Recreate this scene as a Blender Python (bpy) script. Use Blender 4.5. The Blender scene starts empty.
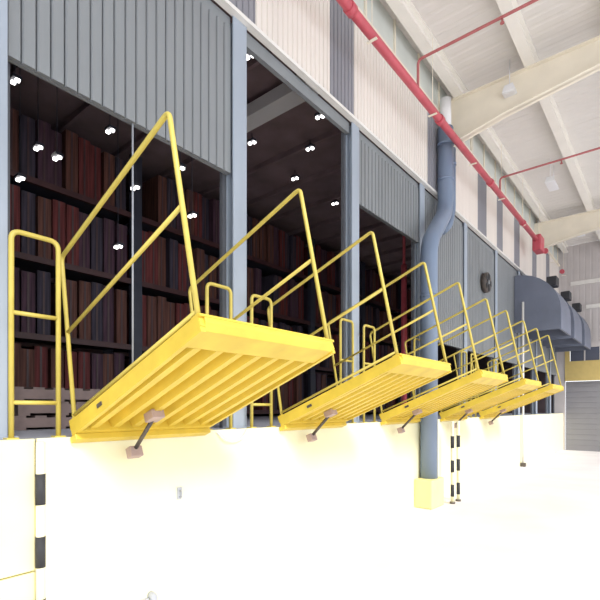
import bpy, bmesh, math, random
from mathutils import Vector, Matrix
random.seed(7)
SC = bpy.context.scene
COL = SC.collection
# ------------------------------------------------------------------ camera
F, HOR, EYE, CX = 458.0, 408.0, 1.6, 3.223
ANG = math.atan(372.0 / F)
cam = bpy.data.cameras.new('camera')
cam.sensor_width = 36.0
cam.lens = F / 600.0 * 36.0
cam.shift_y = (HOR - 300.0) / 600.0
cam.clip_end = 300
cam_o = bpy.data.objects.new('camera', cam)
COL.objects.link(cam_o)
cam_o.location = (CX, 0, EYE)
cam_o.rotation_euler = (math.pi / 2, 0, ANG)
SC.camera = cam_o
# ------------------------------------------------------------------ world, sun, exposure
w = bpy.data.worlds.new('sky'); SC.world = w
w.use_nodes = True
bg = w.node_tree.nodes['Background']
bg.inputs['Color'].default_value = (0.90, 0.95, 1.0, 1)
bg.inputs['Strength'].default_value = 1.6
sun = bpy.data.lights.new('sun', 'SUN')
sun.energy = 2.7
sun.angle = math.radians(12)
sun.color = (1.0, 0.965, 0.93)
sun_o = bpy.data.objects.new('sun', sun)
COL.objects.link(sun_o)
SUN_EL, SUN_AZ = math.radians(36), math.radians(-18)      # from the open side, a little behind the camera
sd = Vector((math.cos(SUN_EL) * math.cos(SUN_AZ), math.cos(SUN_EL) * math.sin(SUN_AZ), math.sin(SUN_EL)))
sun_o.rotation_euler = sd.to_track_quat('Z', 'Y').to_euler()
sun_o.location = (12, -3, 12)
SC.view_settings.view_transform = 'Standard'
SC.view_settings.look = 'None'
SC.view_settings.gamma = 1.0
SC.view_settings.use_curve_mapping = False
SC.view_settings.exposure = 0.18

# ------------------------------------------------------------------ photo pixel -> place
CA, SA = math.cos(ANG), math.sin(ANG)
def ray(x):
    u = (x - 300.0) / F
    return CA * u - SA, SA * u + CA
def on_x(x, y, X):                       # point of plane X = const seen at pixel (x, y)
    dx, dy = ray(x); z = (X - CX) / dx
    return Vector((X, z * dy, EYE + (HOR - y) / F * z))
def on_z(x, y, Z):                       # point at height Z
    dx, dy = ray(x); z = F * (Z - EYE) / (HOR - y)
    return Vector((CX + dx * z, dy * z, Z))
def on_y(x, y, Y):
    dx, dy = ray(x); z = Y / dy
    return Vector((CX + dx * z, Y, EYE + (HOR - y) / F * z))

# ------------------------------------------------------------------ materials
MATS = {}
def mat(name, col, rough=0.6, metal=0.0, var=0.12, scale=6.0, bump=0.0, stretch=(1, 1, 1), emit=0.0, spec=0.5):
    if name in MATS: return MATS[name]
    m = bpy.data.materials.new(name); m.use_nodes = True
    nt = m.node_tree; b = nt.nodes['Principled BSDF']
    tc = nt.nodes.new('ShaderNodeTexCoord'); mp = nt.nodes.new('ShaderNodeMapping')
    mp.inputs['Scale'].default_value = stretch
    nz = nt.nodes.new('ShaderNodeTexNoise')
    nz.inputs['Scale'].default_value = scale; nz.inputs['Detail'].default_value = 5
    cr = nt.nodes.new('ShaderNodeValToRGB')
    cr.color_ramp.elements[0].position = 0.3; cr.color_ramp.elements[1].position = 0.7
    cr.color_ramp.elements[0].color = tuple(max(0, c * (1 - var)) for c in col) + (1,)
    cr.color_ramp.elements[1].color = tuple(min(1, c * (1 + var * 0.6)) for c in col) + (1,)
    L = nt.links.new
    L(tc.outputs['Object'], mp.inputs['Vector']); L(mp.outputs['Vector'], nz.inputs['Vector'])
    L(nz.outputs['Fac'], cr.inputs['Fac']); L(cr.outputs['Color'], b.inputs['Base Color'])
    b.inputs['Roughness'].default_value = rough; b.inputs['Metallic'].default_value = metal
    b.inputs['Specular IOR Level'].default_value = spec
    if bump:
        bp = nt.nodes.new('ShaderNodeBump'); bp.inputs['Strength'].default_value = bump
        bp.inputs['Distance'].default_value = 0.01
        L(nz.outputs['Fac'], bp.inputs['Height']); L(bp.outputs['Normal'], b.inputs['Normal'])
    if emit:
        b.inputs['Emission Color'].default_value = tuple(col) + (1,)
        b.inputs['Emission Strength'].default_value = emit
    MATS[name] = m
    return m
M_FLOOR = mat('pale_concrete', (0.80, 0.765, 0.785), 0.75, var=0.08, scale=0.9, bump=0.1)
M_DOCK = mat('cream_yellow_paint', (0.90, 0.86, 0.58), 0.6, var=0.04, scale=1.5, bump=0.05)
M_PLINTH = mat('yellow_plinth_paint', (0.86, 0.76, 0.34), 0.6, var=0.08, scale=3, bump=0.1)
M_PLINTH2 = mat('soft_yellow_paint', (0.88, 0.81, 0.47), 0.6, var=0.05, scale=3, bump=0.1)
M_SLAB = mat('blue_grey_slab', (0.33, 0.34, 0.40), 0.7, var=0.12, scale=2)
M_RAMP = mat('safety_yellow_paint', (0.74, 0.53, 0.06), 0.45, var=0.14, scale=5, bump=0.06)
M_RAIL = mat('yellow_tube_paint', (0.60, 0.48, 0.10), 0.4, var=0.10, scale=9)
M_GREY = mat('grey_cladding', (0.235, 0.25, 0.262), 0.5, var=0.10, scale=3, stretch=(1, 1, 0.15))
M_GREYD = mat('dark_grey_joint', (0.10, 0.105, 0.12), 0.7, var=0.1)
M_COLM = mat('blue_grey_steel', (0.36, 0.41, 0.48), 0.45, var=0.08, scale=4, stretch=(1, 1, 0.2))
M_WHITE = mat('warm_white_cladding', (0.80, 0.74, 0.68), 0.5, var=0.06, scale=2, stretch=(1, 1, 0.1))
M_GREYP = mat('grey_translucent_panel', (0.26, 0.26, 0.29), 0.5, var=0.1, scale=3, stretch=(1, 1, 0.1))
M_TRIM = mat('white_flashing', (0.80, 0.78, 0.74), 0.4, var=0.06)
M_ROOF = mat('white_roof_sheet', (0.77, 0.74, 0.70), 0.6, var=0.04, scale=1.2)
M_CREAM = mat('cream_steel', (0.88, 0.81, 0.67), 0.5, var=0.05, scale=3)
M_PURL = mat('white_purlin', (0.88, 0.85, 0.78), 0.5, var=0.04, scale=3)
M_CLER = mat('pale_green_sheet', (0.68, 0.71, 0.66), 0.5, var=0.06, scale=3)
M_RED = mat('red_pipe_paint', (0.56, 0.09, 0.12), 0.4, var=0.12, scale=6)
M_PIPE = mat('blue_grey_pipe', (0.20, 0.26, 0.37), 0.35, var=0.10, scale=3, stretch=(1, 1, 0.3))
M_BLACK = mat('black_rubber', (0.035, 0.035, 0.04), 0.7, var=0.2, scale=10)
M_DARKST = mat('dark_steel', (0.12, 0.10, 0.09), 0.5, metal=0.4, var=0.2, scale=8)
M_PINK = mat('primer_steel', (0.45, 0.33, 0.30), 0.6, var=0.15, scale=8)
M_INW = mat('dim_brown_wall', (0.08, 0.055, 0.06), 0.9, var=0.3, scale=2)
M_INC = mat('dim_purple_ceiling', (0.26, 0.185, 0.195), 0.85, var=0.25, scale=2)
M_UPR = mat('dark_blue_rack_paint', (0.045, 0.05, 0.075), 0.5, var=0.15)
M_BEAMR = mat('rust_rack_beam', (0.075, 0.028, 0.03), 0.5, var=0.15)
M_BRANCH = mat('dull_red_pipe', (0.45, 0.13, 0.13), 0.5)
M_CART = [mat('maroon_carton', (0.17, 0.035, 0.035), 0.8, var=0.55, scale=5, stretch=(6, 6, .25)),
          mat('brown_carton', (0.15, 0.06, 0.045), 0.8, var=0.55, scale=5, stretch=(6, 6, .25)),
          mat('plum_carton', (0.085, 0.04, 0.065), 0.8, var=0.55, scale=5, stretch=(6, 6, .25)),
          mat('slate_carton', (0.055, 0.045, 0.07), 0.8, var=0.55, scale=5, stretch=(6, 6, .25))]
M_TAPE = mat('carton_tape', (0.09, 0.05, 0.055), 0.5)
M_LAMP = mat('lamp_glow', (1.0, 0.97, 0.93), 0.5, var=0.0, emit=6.0)
M_LBODY = mat('lamp_housing', (0.85, 0.85, 0.86), 0.4, var=0.03)
M_WOOD = mat('grey_pink_timber', (0.20, 0.15, 0.145), 0.8, var=0.2, scale=6)
M_ENDW = mat('pinkish_grey_cladding', (0.56, 0.52, 0.51), 0.6, var=0.06, scale=2)
M_ENDD = mat('grey_roller_door', (0.25, 0.245, 0.265), 0.55, var=0.06, scale=2)
M_GLASS = mat('dark_window_glass', (0.10, 0.11, 0.15), 0.15, var=0.05)
M_YBAND = mat('mustard_band', (0.58, 0.44, 0.16), 0.5, var=0.06)
M_HOOD = mat('blue_grey_hood', (0.16, 0.18, 0.24), 0.5, var=0.12, scale=2)
M_POLE = mat('white_pole_paint', (0.82, 0.80, 0.76), 0.4, var=0.04)
M_ROPE = mat('grey_rope', (0.42, 0.44, 0.48), 0.8)
M_CABLE = mat('white_cable', (0.75, 0.75, 0.74), 0.6)

# ------------------------------------------------------------------ mesh helpers
class MB:
    def __init__(self): self.v = []; self.f = []
    def box(self, a, b):
        (x0, y0, z0), (x1, y1, z1) = a, b
        n = len(self.v)
        self.v += [(x0,y0,z0),(x1,y0,z0),(x1,y1,z0),(x0,y1,z0),(x0,y0,z1),(x1,y0,z1),(x1,y1,z1),(x0,y1,z1)]
        self.f += [tuple(n+i for i in q) for q in ((0,3,2,1),(4,5,6,7),(0,1,5,4),(1,2,6,5),(2,3,7,6),(3,0,4,7))]
        return self
    def prism(self, poly, axis, a, b):
        """extrude a polygon along axis (0,1,2) from a to b; poly holds the two other coords in order"""
        n = len(self.v); k = len(poly)
        for t in (a, b):
            for p in poly:
                c = list(p); c.insert(axis, t); self.v.append(tuple(c))
        self.f.append(tuple(range(n, n + k)))
        self.f.append(tuple(reversed(range(n + k, n + 2 * k))))
        for i in range(k):
            j = (i + 1) % k
            self.f.append((n + i, n + k + i, n + k + j, n + j))
        return self
    def tube(self, pts, r, seg=10, bend=0.0):
        pts = [Vector(p) for p in pts]
        if bend and len(pts) > 2:
            out = [pts[0]]
            for i in range(1, len(pts) - 1):
                a, p, b = pts[i-1], pts[i], pts[i+1]
                d0 = (a - p).normalized(); d1 = (b - p).normalized()
                s = min(bend, (a-p).length * .49, (b-p).length * .49)
                for t in range(7):
                    t /= 6
                    out.append((p + d0*s)*(1-t)**2 + p*2*t*(1-t) + (p + d1*s)*t*t)
            out.append(pts[-1]); pts = out
        n = len(self.v); m = len(pts)
        up = None
        for i, p in enumerate(pts):
            d = (pts[min(i+1, m-1)] - pts[max(i-1, 0)]).normalized()
            if up is None:
                up = d.cross(Vector((0.31, 0.77, 0.55))).normalized()
            up = (up - d * up.dot(d)).normalized()
            e = d.cross(up)
            for k in range(seg):
                a = 2 * math.pi * k / seg
                self.v.append(tuple(p + (up * math.cos(a) + e * math.sin(a)) * r))
        for i in range(m - 1):
            for k in range(seg):
                k2 = (k + 1) % seg
                self.f.append((n+i*seg+k, n+i*seg+k2, n+(i+1)*seg+k2, n+(i+1)*seg+k))
        self.f.append(tuple(reversed(range(n, n + seg))))
        self.f.append(tuple(range(n + (m-1)*seg, n + m*seg)))
        return self
    def mesh(self, name, m, smooth=False):
        me = bpy.data.meshes.new(name)
        me.from_pydata(self.v, [], self.f)
        bm = bmesh.new(); bm.from_mesh(me)
        bmesh.ops.recalc_face_normals(bm, faces=bm.faces)
        bm.to_mesh(me); bm.free()
        me.materials.append(m)
        if smooth:
            me.polygons.foreach_set('use_smooth', [len(p.vertices) == 4 for p in me.polygons])
        return me
    def build(self, name, m, parent=None, smooth=False, bevel=0.0):
        o = bpy.data.objects.new(name, self.mesh(name, m, smooth))
        COL.objects.link(o)
        if parent: o.parent = parent
        if bevel:
            bv = o.modifiers.new('bevel', 'BEVEL'); bv.width = bevel; bv.segments = 2; bv.limit_method = 'ANGLE'
        return o
def link_mesh(name, me, parent, loc=(0, 0, 0)):
    o = bpy.data.objects.new(name, me); COL.objects.link(o); o.parent = parent; o.location = loc
    return o
def empty(name, loc=(0, 0, 0), rot=(0, 0, 0)):
    o = bpy.data.objects.new(name, None); COL.objects.link(o)
    o.location = loc; o.rotation_euler = rot; o.empty_display_size = 0.1
    return o
def tag(o, label, cat, group=None, kind=None):
    o['label'] = label; o['category'] = cat
    if group: o['group'] = group
    if kind: o['kind'] = kind
    return o
def struct(o, label=None, cat=None):
    o['kind'] = 'structure'
    if label: o['label'] = label
    if cat: o['category'] = cat
    return o
def copy_tree(o, parent=None):
    c = o.copy(); COL.objects.link(c); c.parent = parent
    for ch in list(o.children): copy_tree(ch, c)
    return c
ORD = ['nearest', 'second', 'third', 'fourth', 'fifth', 'sixth', 'seventh', 'eighth', 'ninth']

# ------------------------------------------------------------------ the setting
DH = 1.40                # dock height
YB, YE = -3.2, 19.9      # building ends
P = 2.16                 # bay pitch
XW = -0.20               # plane of the bay wall
COLY = [1.04 + 2.195 * k for k in range(9)]
Z_W0, Z_W1, Z_ROOF = 5.55, 7.02, 7.74

MB_ = MB().box((0, -14, -0.2), (45, YE + 12, 0))
struct(MB_.build('floor', M_FLOOR), 'pale sunlit concrete yard floor in front of the dock', 'floor')
# dock face with cast panels (joints recessed)
wd = struct(empty('wall_dock', (0, 0, 0)), 'cream yellow painted concrete dock wall below the ramps', 'wall')
MB().box((-0.5, YB, 0), (-0.025, YE, DH - 0.02)).build('dock_core', M_DOCK, wd)
edges = [1.234, 1.06 + 3 * P, 1.06 + 6 * P, YE]
for a, b in zip(edges[:-1], edges[1:]):
    MB().box((-0.025, a + 0.006, 0), (0, b - 0.006, DH)).build('dock_panel', M_DOCK, wd, bevel=0.004)
for z0, z1 in ((0, .535), (.547, DH)):
    MB().box((-0.025, YB, z0), (.015, 1.222, z1)).build('dock_panel', M_PLINTH2, wd, bevel=.004)
struct(MB().box((-14, YB, DH - 0.25), (-0.025, YE, DH)).build('floor_warehouse', M_SLAB), 'blue grey warehouse floor slab inside the bays', 'floor')

# bay wall: columns, header cladding
wl = struct(empty('wall_left'), 'grey corrugated bay wall with steel columns between openings', 'wall')
cw = 0.185
cm = MB()
cm.box((XW - 0.10, -cw/2, DH), (XW - 0.085, cw/2, Z_W0)).box((XW - 0.005, -cw/2, DH), (XW + 0.01, cw/2, Z_W0))
cm.box((XW - 0.09, -0.012, DH), (XW, 0.012, Z_W0))
cm.box((XW - 0.13, -cw/2 - 0.05, DH), (XW + 0.05, cw/2 + 0.05, DH + 0.012))
cme = cm.mesh('column', M_COLM)
for y in COLY: link_mesh('column', cme, wl, (0, y, 0))
HEAD = [3.96, None, 4.50, 2.85, 2.85, 2.85, 2.85, 2.85]
def corr(y0, y1, z0, z1, x, pitch, depth, m, name, parent, th=0.03):
    poly = []; y = y0
    while y < y1 - 1e-4:
        e = min(y + pitch, y1)
        poly += [(x - depth, y), (x - depth, y + (e-y)*.12), (x, y + (e-y)*.22), (x, y + (e-y)*.90)]
        y = e
    poly += [(x - depth, y1), (x - depth - th, y1), (x - depth - th, y0)]
    n = MB(); n.prism(poly, 2, z0, z1)
    return n.build(name, m, parent)
# bay 0 in single boards
b0, b1 = COLY[0] + cw/2, COLY[1] - cw/2
ns = 21; pw = (b1 - b0) / ns
sp = MB().prism([(XW-.045, .004), (XW-.03, .006), (XW-.02, .016), (XW-.02, pw-.010), (XW-.03, pw-.003), (XW-.045, pw-.001)], 2, HEAD[0], Z_W0 - .12).mesh('cladding_strip', M_GREY)
for i in range(ns): link_mesh('cladding_strip', sp, wl, (0, b0 + i * pw, 0))
MB().box((XW-.075, b0, HEAD[0] + .01), (XW-.046, b1, Z_W0 - .12)).build('cladding_backing', M_GREYD, wl)
# header left of the first column
corr(YB, COLY[0] - cw/2, DH, Z_W0 - .12, XW - .02, pw, .018, M_GREY, 'cladding_sheet', wl)
for k in range(1, 9):
    y0 = COLY[k] + cw/2; y1 = (COLY[k+1] - cw/2) if k < 8 else YE
    hz = HEAD[k] if k < len(HEAD) else 2.85
    if hz is None: continue
    corr(y0, y1, hz, Z_W0 - .12, XW - .02, 0.10, .018, M_GREY, 'cladding_sheet', wl)
for k in range(0, 9):      # lintels and door-bottom rails
    y0 = COLY[k] + cw/2; y1 = (COLY[k+1] - cw/2) if k < 8 else YE
    MB().box((XW-.09, y0, Z_W0 - .16), (XW - .035, y1, Z_W0 - .015)).build('lintel', M_GREY, wl)
    hz = HEAD[k] if k < len(HEAD) else 2.85
    if hz: MB().box((XW-.085, y0, hz), (XW - .05, y1, hz + .05)).build('bottom_rail', M_GREY, wl)
    for yy in (y0, y1 - .05):
        MB().box((XW-.14, yy, DH), (XW - .095, yy + .05, Z_W0)).build('door_track', M_GREYD, wl)
# lighter upper cladding
wu = struct(empty('wall_left_upper'), 'warm white ribbed cladding with grey strips above the bays', 'wall')
G = [(2.55, 3.42), (4.76, 5.33), (7.75, 8.3), (10.46, 11.1), (11.9, 12.42), (13.5, 14.1), (15.6, 16.2), (17.6, 18.2)]
xs = -0.15; cur = YB
for g0, g1 in G + [(YE, YE)]:
    corr(cur, g0, Z_W0, Z_W1, xs, 0.085, .014, M_WHITE, 'cladding_sheet', wu)
    if g1 > g0: corr(g0, g1, Z_W0, Z_W1, xs - .004, 0.085, .014, M_GREYP, 'grey_sheet', wu)
    cur = g1
struct(MB().prism([(-.21, Z_W0 - .015), (-.130, Z_W0 - .015), (-.130, Z_W0 + .025), (-.14, Z_W0 + .03), (-.21, Z_W0 + .03)], 1, YB, YE).build('trim_1', M_TRIM), 'white flashing strip along the foot of the upper cladding', 'trim')
# clerestory band between cladding and roof
cl = struct(empty('wall_left_clerestory'), 'pale green clerestory sheets between cladding and roof', 'wall')
n = 26; st = (YE - YB) / n
cs = MB().box((-.22, .015, Z_W1 + .06), (-.20, st - .015, Z_ROOF)).mesh('clerestory_sheet', M_CLER)
for i in range(n): link_mesh('clerestory_sheet', cs, cl, (0, YB + i * st, 0))
mu = MB().box((-.23, -.02, Z_W1), (-.17, .02, Z_ROOF)).mesh('mullion', M_CREAM)
for i in range(n + 1): link_mesh('mullion', mu, cl, (0, YB + i * st, 0))
MB().prism([(-.26, Z_W1), (-.10, Z_W1), (-.10, Z_W1 + .06), (-.26, Z_W1 + .06)], 1, YB, YE).build('eaves_rail', M_CREAM, cl)

# roof
XR = 6.6
ce = struct(empty('ceiling'), 'white sheet roof on cream rafters and white purlins over the yard', 'ceiling')
def roof_mesh(wy):
    poly = []; k = 5; p = wy / k
    for i in range(k):
        poly += [(i*p, Z_ROOF), (i*p + p*.55, Z_ROOF), (i*p + p*.68, Z_ROOF + .008), (i*p + p*.87, Z_ROOF + .008)]
    poly += [(wy - .004, Z_ROOF), (wy - .004, Z_ROOF + .05), (0, Z_ROOF + .05)]
    return MB().prism(poly, 0, -.3, XR).mesh('roof_sheet', M_ROOF)
nr = 22; wy = (YE - YB) / nr
rm = roof_mesh(wy)
for i in range(nr): link_mesh('roof_sheet', rm, ce, (0, YB + i * wy, 0))
pm = MB().prism([(-.09, 7.5), (.08, 7.5), (.08, 7.525), (.015, 7.525), (.015, 7.715), (.08, 7.715), (.08, 7.74), (-.09, 7.74), (-.09, 7.715), (-.015, 7.715), (-.015, 7.525), (-.09, 7.525)], 1, YB, YE).mesh('purlin', M_PURL)
for k in range(6): link_mesh('purlin', pm, ce, (0.09 + 1.24 * k, 0, 0))
rf = MB()
rf.prism([(-.2, 6.62), (.9, 6.86), (2.4, 7.06), (XR, 7.10), (XR, 7.5), (-.2, 7.5)], 1, -.02, .02)
def flange(pts, hw, t):
    for (x0, z0), (x1, z1) in zip(pts[:-1], pts[1:]):
        rf.prism([(x0, z0), (x1, z1), (x1, z1 + t), (x0, z0 + t)], 1, -hw, hw)
flange([(-.2, 6.62), (.9, 6.86), (2.4, 7.06), (XR, 7.10)], .09, .022)
flange([(-.2, 7.478), (XR, 7.478)], .09, .022)
rme = rf.mesh('rafter', M_CREAM)
for y in (1.2, 8.70, 16.2): link_mesh('rafter', rme, ce, (0, y, 0))
fc = MB()
fc.box((-.2, -.09, Z_W1 - .3), (-.08, .09, 7.5))
fcm = fc.mesh('rafter_bracket', M_CREAM)
for y in (1.2, 8.70, 16.2): link_mesh('rafter_bracket', fcm, ce, (0, y, 0))

# far end wall
wf = struct(empty('wall_far'), 'pinkish grey end wall closing the yard', 'wall')
def endcorr(x0, x1, z0, z1, m, name):
    poly = []; x = x0; p = .2
    while x < x1 - 1e-4:
        e = min(x + p, x1)
        poly += [(x, YE + .008), (x + (e-x)*.15, YE + .008), (x + (e-x)*.25, YE), (x + (e-x)*.9, YE)]
        x = e
    poly += [(x1, YE + .02), (x1, YE + .12), (x0, YE + .12)]
    return MB().prism(poly, 2, z0, z1).build(name, m, wf)
endcorr(-.3, 7.5, 4.05, Z_ROOF, M_ENDW, 'end_cladding')
endcorr(3.3, 7.5, 0, 4.05, M_ENDW, 'end_cladding')
MB().box((-.3, YE, 0), (.06, YE + .12, 4.05)).build('end_pier', M_ENDW, wf)
for z, x0 in ((6.28, .25), (5.35, .75)):
    MB().box((x0, YE - .05, z - .07), (7.5, YE, z + .07)).build('end_rail', M_TRIM, wf)
d1 = struct(empty('door_1'), 'grey roller door under mustard band with dark windows', 'door')
for i in range(13):
    MB().prism([(YE + .036, i*.2), (YE + .045, i*.2 + .012), (YE + .045, i*.2 + .2), (YE + .10, i*.2 + .2), (YE + .10, i*.2)], 0, .08, 3.28).build('door_slat', M_ENDD, d1)
MB().box((.06, YE - .03, 2.62), (3.3, YE + .06, 3.36)).build('yellow_band', M_YBAND, d1)
MB().box((.06, YE - .03, 3.36), (.22, YE + .06, 4.05)).build('yellow_post', M_YBAND, d1)
MB().box((3.14, YE - .03, 3.36), (3.3, YE + .06, 4.05)).build('yellow_post', M_YBAND, d1)
MB().box((.22, YE - .02, 3.85), (3.14, YE + .06, 4.05)).build('head_rail', M_ENDW, d1)
for i in range(6):
    x = .24 + i * .485
    MB().box((x, YE + .0, 3.36), (x + .44, YE + .03, 3.85)).build('window_pane', M_GLASS, d1)
    MB().box((x + .44, YE - .015, 3.36), (x + .485, YE + .06, 3.85)).build('window_post', M_ENDW, d1)

# warehouse interior shell
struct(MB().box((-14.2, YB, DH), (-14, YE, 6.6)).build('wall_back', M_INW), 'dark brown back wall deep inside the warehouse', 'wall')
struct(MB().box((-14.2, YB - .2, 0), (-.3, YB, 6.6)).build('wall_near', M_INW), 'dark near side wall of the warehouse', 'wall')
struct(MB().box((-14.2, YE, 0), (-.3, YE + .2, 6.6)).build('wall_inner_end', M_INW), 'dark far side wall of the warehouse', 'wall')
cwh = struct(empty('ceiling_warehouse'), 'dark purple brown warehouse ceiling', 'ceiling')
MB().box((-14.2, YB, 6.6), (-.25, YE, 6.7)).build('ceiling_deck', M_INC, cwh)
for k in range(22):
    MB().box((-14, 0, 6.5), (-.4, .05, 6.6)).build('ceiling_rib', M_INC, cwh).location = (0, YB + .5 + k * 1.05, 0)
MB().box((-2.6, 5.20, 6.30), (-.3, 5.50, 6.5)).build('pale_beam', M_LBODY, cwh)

# ------------------------------------------------------------------ dock ramps
EL = math.radians(22)
RW, RL = 1.165, 1.515
def make_ramp():
    r = empty('dock_ramp', (0, 0, DH), (0, -EL, 0))
    dp = MB().box((.0, 0, .078), (RL, RW, .092))
    dp.build('deck_plate', M_RAMP, r)
    sb = MB().prism([(0, -.012), (RL - .02, .0), (RL - .02, .078), (0, .078)], 1, 0, .03).mesh('side_beam', M_RAMP)
    link_mesh('side_beam', sb, r); link_mesh('side_beam', sb, r, (0, RW - .03, 0))
    nrib = 7; p = (RW - .06) / nrib
    rb = MB().prism([(p*.20, .078), (p*.34, .004), (p*.66, .004), (p*.80, .078)], 0, .10, RL - .20).mesh('rib', M_RAMP)
    for i in range(nrib): link_mesh('rib', rb, r, (0, .03 + i * p, 0))
    MB().prism([(RL - .20, .004), (RL - .03, .010), (RL, .05), (RL, .078), (RL - .20, .078)], 1, .03, RW - .03).build('tip_plate', M_RAMP, r, bevel=.004)
    MB().box((.02, .03, -.012), (.10, RW - .03, .078)).build('heel_beam', M_RAMP, r)
    hb = MB().tube([(.0, .02, -.005), (.0, RW - .02, -.005)], .022, 12)
    hb.build('hinge_barrel', M_RAMP, r, True)
    for yy in (.022, RW - .022):
        h = MB().tube([(.02, yy, .04), (.28, yy, 1.245), (1.675, yy, 1.245), (1.47, yy, .05)], .0150, 10, .045).build('handrail', M_RAIL, r, True)
        for s0, s1, nn in ((.165, 1.585, .70), (.04, 1.49, .125)):
            MB().tube([(s0, yy, nn), (s1, yy, nn)], .0130, 8).build('rail_bar', M_RAIL, h, True)
        for s in (.02, 1.47):
            MB().box((s - .03, yy - .02, .03), (s + .03, yy + .02, .10)).build('post_socket', M_RAMP, h)
    # prop under the deck
    pr = MB().tube([(.02, .42, -.16), (.36, .42, -.02)], .016, 8).build('prop_rod', M_DARKST, r, True)
    MB().box((.31, .37, -.045), (.42, .47, .02)).build('prop_bracket', M_PINK, r, bevel=.006)
    MB().box((-.01, .37, -.21), (.06, .47, -.13)).build('prop_foot', M_PINK, r, bevel=.006)
    MB().box((-.035, .0, -.055), (.05, RW, -.012)).build('hinge_plate', M_RAMP, r, bevel=.004)
    lt = MB().box((.40, -.006, .03), (.46, 0, .055)).build('latch_plate', M_DARKST, r)
    return r
RY0 = 1.45
NRAMP = 5
ramp0 = make_ramp()
for k in range(NRAMP):
    r = ramp0 if k == 0 else copy_tree(ramp0)
    r.location = (.03, RY0 + P * k, DH + .02)
    tag(r, ('nearest raised yellow dock ramp with ribbed underside and tube handrails' if k == 0 else
            '%s raised yellow dock ramp counted from the camera%s' % (ORD[k], ', last of the row' if k == NRAMP - 1 else '')), 'ramp', 'raised dock ramps along the bays')

# ------------------------------------------------------------------ hoop barriers at the dock edge
def make_hoop(wd_):
    e = empty('hoop_barrier')
    Z1 = 1.34
    MB().tube([(0, 0, 0), (0, 0, Z1), (0, wd_, Z1), (0, wd_, 0)], .017, 10, .06).build('hoop_tube', M_RAIL, e, True)
    for z in (.235, .815):
        MB().tube([(0, 0, z), (0, wd_, z)], .015, 8).build('cross_bar', M_RAIL, e, True)
    fp = MB().box((-.035, -.035, 0), (.035, .035, .01)).mesh('foot_plate', M_RAIL)
    link_mesh('foot_plate', fp, e); link_mesh('foot_plate', fp, e, (0, wd_, 0))
    return e
hoop0 = make_hoop(.29)
first = True
for k in range(NRAMP + 1):
    for side, off in (('before', -.42), ('after', .08)):
        if k == 0 and side == 'before': continue
        if k == NRAMP and side == 'after': continue
        h = hoop0 if first else copy_tree(hoop0); first = False
        h.location = (-.06, 1.03 + P * k + (off if side == 'after' else off - .07) , DH)
        if side == 'after':
            lab = 'yellow hoop barrier on dock edge just left of the %s ramp' % ORD[k]
        else:
            lab = 'yellow hoop barrier on dock edge just right of the %s ramp' % ORD[k-1]
        tag(h, lab, 'barrier', 'yellow hoop barriers on the dock edge')

# ------------------------------------------------------------------ plinths, striped posts, downpipe, pole
PX, PY = .14, 7.14
plm = MB().box((0, 0, 0), (.30, .50, .46))
pl = plm.build('pipe_plinth', M_PLINTH, None, bevel=.02)
pl.location = (.002, PY - .26, 0)
tag(pl, 'yellow concrete plinth under the blue grey downpipe', 'plinth')
def striped_post(loc, label, height=1.38, ph=0.0):
    e = empty('striped_post', loc)
    MB().tube([(0, 0, 0), (0, 0, height)], .028, 14).build('post_tube', M_DOCK, e, True)
    MB().tube([(0, 0, 0), (0, 0, .03)], .045, 14).build('post_base', M_DARKST, e, True)
    z = .12 + ph
    while z + .20 < height:
        MB().tube([(0, 0, z), (0, 0, z + .20)], .0305, 14).build('black_band', M_BLACK, e, True)
        z += .405
    tag(e, label, 'post', 'black banded posts at the dock')
    return e
striped_post((.37, 7.56, 0), 'black banded cream post next to the downpipe plinth, left of the pair')
striped_post((.37, 7.83, 0), 'black banded cream post right of its twin by the plinth')
sp0 = on_x(40.5, 503, .05)
striped_post((.05, sp0.y, 0), 'black banded cream post at the left edge under the first hoop', ph=sp0.z - .94 + .0)
# downpipe
dpn = empty('downpipe', (0, 0, .46))
top = Vector((.0, 8.2, 0))
base = .46
MB().tube([(PX, PY, 0), (PX, PY, 4.3 - base), (top.x, top.y, 5.2 - base), (top.x, top.y, 6.72 - base)], .14, 20, .28).build('pipe_run', M_PIPE, dpn, True)
for z in (2.2, 3.4): MB().tube([(PX, PY, z - base), (PX, PY, z + .05 - base)], .150, 20).build('pipe_collar', M_PIPE, dpn, True)
for z in (5.75, 6.4): MB().tube([(top.x, top.y, z - base), (top.x, top.y, z + .05 - base)], .150, 20).build('pipe_collar', M_PIPE, dpn, True)
MB().tube([(top.x, top.y, 6.70 - base), (top.x, top.y, 7.25 - base)], .10, 16).build('top_sleeve', M_LBODY, dpn, True)
MB().box((-.14, top.y - .03, 6.0 - base), (top.x - .10, top.y + .03, 6.05 - base)).build('pipe_clip', M_DARKST, dpn)
tag(dpn, 'large blue grey downpipe with an offset bend beside the third bay', 'pipe')
dp2 = empty('side_pipe', (0, 0, 4.9))
MB().tube([(-.03, 8.57, 1.62), (-.03, 8.57, .45), (-.03, 8.42, .12), (-.16, 8.40, .02)], .08, 14, .12).build('pipe_run', M_PIPE, dp2, True)
MB().tube([(-.03, 8.57, 1.3), (-.03, 8.57, 1.35)], .09, 14).build('pipe_collar', M_PIPE, dp2, True)
tag(dp2, 'thinner dark blue grey pipe close behind the large downpipe', 'pipe')
# white pole
pp = on_x(523, 458, .06)
po = empty('tall_pole', (.06, pp.y, 0))
MB().tube([(0, 0, 0), (0, 0, 4.5)], .03, 12).build('pole_tube', M_POLE, po, True)
MB().box((-.055, -.07, 0), (.07, .07, .10)).build('pole_foot', M_DARKST, po, bevel=.01)
tag(po, 'slim white pole with dark foot standing by the far dock wall', 'pole')

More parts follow.
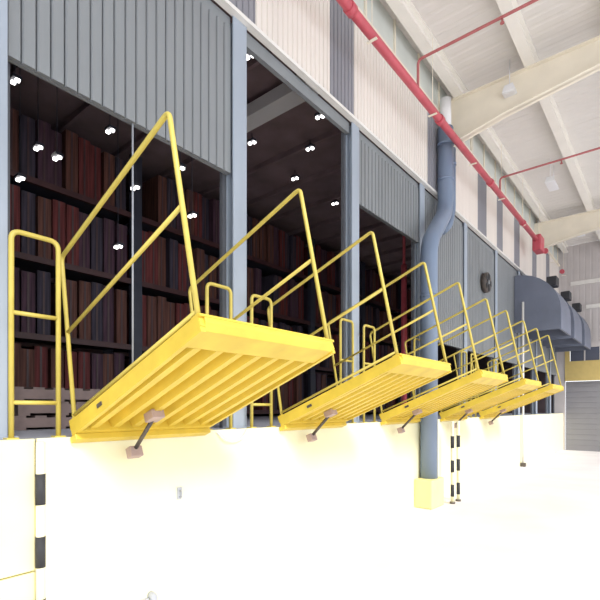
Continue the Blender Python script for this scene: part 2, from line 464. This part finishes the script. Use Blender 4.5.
# ------------------------------------------------------------------ red sprinkler main and branches
RX = .26
RZ = on_x(440, 120, RX).z
ye = on_x(538, 250, RX).y
sm = empty('sprinkler_main', (RX, 0, RZ))
MB().tube([(0, YB, 0), (0, ye, 0)], .06, 14).build('main_pipe', M_RED, sm, True)
MB().box((-.10, ye - .25, -.30), (.12, ye + .25, .14)).build('valve_box', M_RED, sm, bevel=.03)
hk = MB().tube([(0, 0, .05), (0, 0, 7.5 - RZ)], .006, 6).box((-.07, -.02, -.07), (.07, .02, -.06)).mesh('pipe_hanger', M_CREAM)
for i in range(9): link_mesh('pipe_hanger', hk, sm, (0, 3.2 + i * 1.9, 0))
cpm = MB().tube([(0, -.05, 0), (0, .05, 0)], .075, 14).mesh('pipe_coupling', M_RED, True)
for i in range(6): link_mesh('pipe_coupling', cpm, sm, (0, 4.6 + i * 2.7, 0))
tag(sm, 'thick red sprinkler main running along the upper wall', 'pipe')
for i, (x, y, lx) in enumerate(((418, 60, 'from the bend above the downpipe'), (500, 178, 'further back under the roof'))):
    q = on_x(x, y, RX); H = q.z - RZ
    e = empty('sprinkler_branch', (RX, q.y, RZ + .075))
    H -= .075
    MB().tube([(0, 0, 0), (0, 0, H), (5.8, 0, H)], .020, 10, .08).build('branch_pipe', M_BRANCH, e, True)
    for x in (1.2, 3.0, 4.8):
        MB().tube([(x, 0, H - .02), (x, 0, H - .08)], .012, 8).tube([(x, 0, H - .075), (x, 0, H - .085)], .028, 10).build('sprinkler_head', M_BRANCH, e, True)
    tag(e, 'thin red branch pipe crossing %s' % lx, 'pipe', 'red sprinkler branches')

# ------------------------------------------------------------------ roof lamps
for i, (x, y) in enumerate(((513, 97), (552, 184), (580, 232))):
    p = on_z(x, y, 7.2)
    e = empty('roof_lamp', (p.x, p.y, 7.15))
    MB().prism([(-.11, .0), (.11, .0), (.07, .12), (-.07, .12)], 1, -.3, .3).build('lamp_body', M_LBODY, e)
    MB().box((-.09, -.28, -.012), (.09, .28, .0)).build('diffuser', M_LBODY, e)
    for yy in (-.22, .22):
        MB().tube([(0, yy, .12), (0, yy, .60)], .008, 6).build('suspension_rod', M_LBODY, e, True)
    tag(e, '%s white lamp hanging between the roof purlins' % ORD[i], 'lamp', 'white roof lamps')

# ------------------------------------------------------------------ far hoods
for i, yy in enumerate((13.75, 15.85, 17.95)):
    e = empty('dock_hood', (XW, yy, 3.4))
    prof = [(0, 1.9)] + [(1.15 * math.sin(t * math.pi / 16), 1.9 - 1.1 * (1 - math.cos(t * math.pi / 16))) for t in range(1, 9)] + [(1.15, .3), (1.10, .3), (1.09, .75)]
    prof += [(1.09 * math.sin(t * math.pi / 16), 1.84 - 1.1 * (1 - math.cos(t * math.pi / 16))) for t in range(7, 0, -1)] + [(0, 1.84)]
    MB().prism(prof, 1, 0, 1.5).build('hood_shell', M_HOOD, e)
    for y in (-.02, 1.5):
        MB().prism([(0, .3), (1.12, .3), (1.14, .8)] + [(1.15 * math.sin(t * math.pi / 16), 1.9 - 1.1 * (1 - math.cos(t * math.pi / 16))) for t in range(7, -1, -1)], 1, y, y + .02).build('hood_cheek', M_HOOD, e)
    MB().box((.70, .5, 1.60), (.95, .9, 1.86)).build('hood_lamp', M_BLACK, e, bevel=.02)
    tag(e, '%s blue grey curved hood over the far bays' % ('first', 'middle', 'last')[i], 'hood', 'curved hoods over the far bays')
fn = empty('wall_fan', on_x(484, 283, XW))
MB().tube([(0, 0, 0), (.10, 0, 0)], .23, 20).build('fan_drum', M_DARKST, fn, True)
MB().tube([(.10, 0, 0), (.12, 0, 0)], .05, 10).build('fan_hub', M_GREY, fn, True)
for k in range(5):
    a = k * 2 * math.pi / 5
    MB().prism([(.02, -.03), (.20, -.06), (.20, .06), (.02, .03)], 0, .105, .112).build('fan_blade', M_BLACK, fn).rotation_euler = (a, 0, 0)
tag(fn, 'round dark fan on the grey wall above the fourth ramp', 'fan')

# ------------------------------------------------------------------ small things on and by the dock
rp = on_x(133, 180, XW + .03)
ro = MB().tube([(0, 0, 0), (0, 0, HEAD[0] - 1.70)], .008, 8).build('pull_rope', M_ROPE, None, True)
ro.location = (XW - .055, on_x(133, 180, XW - .05).y, 1.72)
tag(ro, 'thin grey pull rope hanging in the first bay opening', 'rope')
wb = on_x(179, 493, .0)
e = empty('wall_anchor', (0, wb.y, wb.z))
MB().box((0, -.022, -.05), (.012, .022, .05)).build('anchor_plate', M_ROPE, e)
MB().tube([(.012, 0, .02), (.04, 0, .02), (.04, 0, -.03), (.012, 0, -.03)], .006, 6, .01).build('anchor_ring', M_ROPE, e, True)
tag(e, 'small grey anchor on the cream dock wall below the nearest ramp', 'anchor')
wb = on_x(147, 596, .0)
e = empty('pipe_stub', (0, wb.y, wb.z))
MB().tube([(0, .03, .0), (.05, .03, 0), (.05, .03, -.08)], .03, 10, .03).build('stub_elbow', M_ROPE, e, True)
MB().box((0, -.12, -.04), (.03, .0, -.01)).build('stub_clip', M_ROPE, e)
tag(e, 'small grey pipe stub low on the dock wall at the bottom edge', 'pipe')
c0 = on_x(233, 432, .03)
cb = MB().tube([(.012, c0.y - .18, DH - .02), (.03, c0.y - .10, DH - .10), (.03, c0.y + .03, DH - .12), (.03, c0.y + .14, DH - .08), (.012, c0.y + .20, DH - .01)], .008, 8, .06).build('cable_loop', M_CABLE, None, True)
tag(cb, 'thin white cable loop sagging at the dock edge after the nearest ramp', 'cable')

# pallets just inside the first bay
def make_pallet():
    e = empty('pallet')
    for i in range(5): MB().box((0, 0, .11), (1.0, .10, .13)).build('top_board', M_WOOD, e).location = (0, i * .175, 0)
    for i in range(3): MB().box((0, 0, .022), (.09, .80, .11)).build('stringer', M_WOOD, e).location = (i * .455, 0, 0)
    for i in range(3): MB().box((0, 0, 0), (1.0, .10, .022)).build('bottom_board', M_WOOD, e).location = (0, i * .35, 0)
    return e
pal = make_pallet()
for i, nm in enumerate(('bottom', 'middle', 'top')):
    q = pal if i == 0 else copy_tree(pal)
    q.location = (-2.3, 1.55, DH + .1305 * i); q.rotation_euler = (0, 0, math.radians((0, 2, -1)[i]))
    tag(q, '%s pallet of the low pile inside the first bay' % nm, 'pallet', 'pallets inside the first bay')

# standpipe in the third bay
sp_ = on_x(404, 290, -1.0)
e = empty('standpipe', (-1.0, sp_.y, DH))
MB().tube([(0, 0, 0), (0, 0, 3.1)], .06, 12).build('riser', M_RED, e, True)
MB().tube([(0, 0, 1.1), (0, 0, 1.2)], .085, 12).build('riser_collar', M_RED, e, True)
MB().tube([(0, 0, 3.1), (0, 0, 5.1)], .03, 10).build('riser_top', M_RED, e, True)
tag(e, 'red standpipe rising inside the third bay', 'pipe')

# ------------------------------------------------------------------ interior racks, cartons and lamps
RXF = -4.3                        # rack front plane
LV = (.04, 1.22, 2.40, 3.58)
def make_rack():
    e = empty('storage_rack')
    um = MB().box((-.05, -.05, 0), (.05, .05, 4.75)).mesh('rack_upright', M_UPR)
    for x in (0, -1.0):
        for y in (0, 2.5): link_mesh('rack_upright', um, e, (x, y, 0))
    bmh = MB().box((-.03, .05, .02), (.03, 2.45, .11)).mesh('rack_beam', M_BEAMR)
    sh = MB().box((-1.0, .05, .09), (-.03, 2.45, .11)).mesh('rack_shelf', M_UPR)
    for z in LV:
        for x in (0, -1.0): link_mesh('rack_beam', bmh, e, (x, 0, z))
        link_mesh('rack_shelf', sh, e, (0, 0, z))
    return e
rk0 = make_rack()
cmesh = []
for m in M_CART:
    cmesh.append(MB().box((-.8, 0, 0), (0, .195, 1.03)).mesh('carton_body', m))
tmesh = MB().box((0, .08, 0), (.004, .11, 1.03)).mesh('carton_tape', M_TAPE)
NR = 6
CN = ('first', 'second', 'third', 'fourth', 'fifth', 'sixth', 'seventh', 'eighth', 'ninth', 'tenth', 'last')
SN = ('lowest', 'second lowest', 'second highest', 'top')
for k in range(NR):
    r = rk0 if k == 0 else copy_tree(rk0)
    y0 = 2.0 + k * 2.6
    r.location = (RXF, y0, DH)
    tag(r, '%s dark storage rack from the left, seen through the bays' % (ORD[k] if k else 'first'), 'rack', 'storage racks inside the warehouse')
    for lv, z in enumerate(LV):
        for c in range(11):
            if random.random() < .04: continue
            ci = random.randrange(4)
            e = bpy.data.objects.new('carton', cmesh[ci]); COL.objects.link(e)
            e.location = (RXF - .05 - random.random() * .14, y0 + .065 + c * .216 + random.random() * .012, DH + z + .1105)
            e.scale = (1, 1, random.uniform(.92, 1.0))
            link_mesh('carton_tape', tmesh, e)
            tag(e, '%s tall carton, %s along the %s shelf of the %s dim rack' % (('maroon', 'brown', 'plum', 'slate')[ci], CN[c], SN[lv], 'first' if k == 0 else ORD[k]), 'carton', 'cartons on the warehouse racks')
lb = MB().box((-.075, -.05, 0), (.075, .06, .04)).mesh('lamp_body', M_UPR)
lt = MB().box((-.07, -.03, -.03), (-.025, .02, 0)).mesh('lamp_tube', M_LAMP)
PL = ['under the header at the left column', 'near the pull rope under the header', 'right of a twin lamp at left', 'left of a twin lamp at left', 'above the left hoop barrier', 'beside the pull rope halfway down', 'lowest, left of the rope', 'just right of the front handrail post', 'at the peak of the nearest handrail']
CL = ['topmost, by the column', 'right of the pale beam', 'second down on the right', 'above the second handrail peak', 'by the right column', 'by the left column below the beam']
PEND = [(15, 80, -3.6), (110, 130, -3.4), (57, 157, -3.6), (38, 147, -3.9), (20, 178, -4.0), (135, 187, -3.2), (118, 246, -3.6), (192, 215, -3.0), (180, 168, -2.6)]
CEIL = [(250, 55), (320, 116), (310, 148), (295, 178), (335, 203), (252, 142)]
for i, (x, y, X) in enumerate(PEND):
    p = on_x(x, y, X)
    e = empty('hanging_lamp', p)
    link_mesh('lamp_body', lb, e); link_mesh('lamp_tube', lt, e); link_mesh('lamp_tube', lt, e, (.09, .02, 0))
    MB().tube([(0, 0, .05), (0, 0, 6.6 - p.z)], .006, 6).build('lamp_cord', M_UPR, e, True)
    tag(e, 'small hanging lamp in first bay, ' + PL[i], 'lamp', 'hanging lamps in the first bay')
for i, (x, y) in enumerate(CEIL):
    p = on_z(x, y, 6.44)
    e = empty('ceiling_lamp', p)
    link_mesh('lamp_body', lb, e); link_mesh('lamp_tube', lt, e); link_mesh('lamp_tube', lt, e, (.09, .02, 0))
    MB().tube([(0, 0, .05), (0, 0, .16)], .006, 6).build('lamp_stem', M_UPR, e, True)
    tag(e, 'small ceiling lamp in second bay, ' + CL[i], 'lamp', 'ceiling lamps in the second bay')
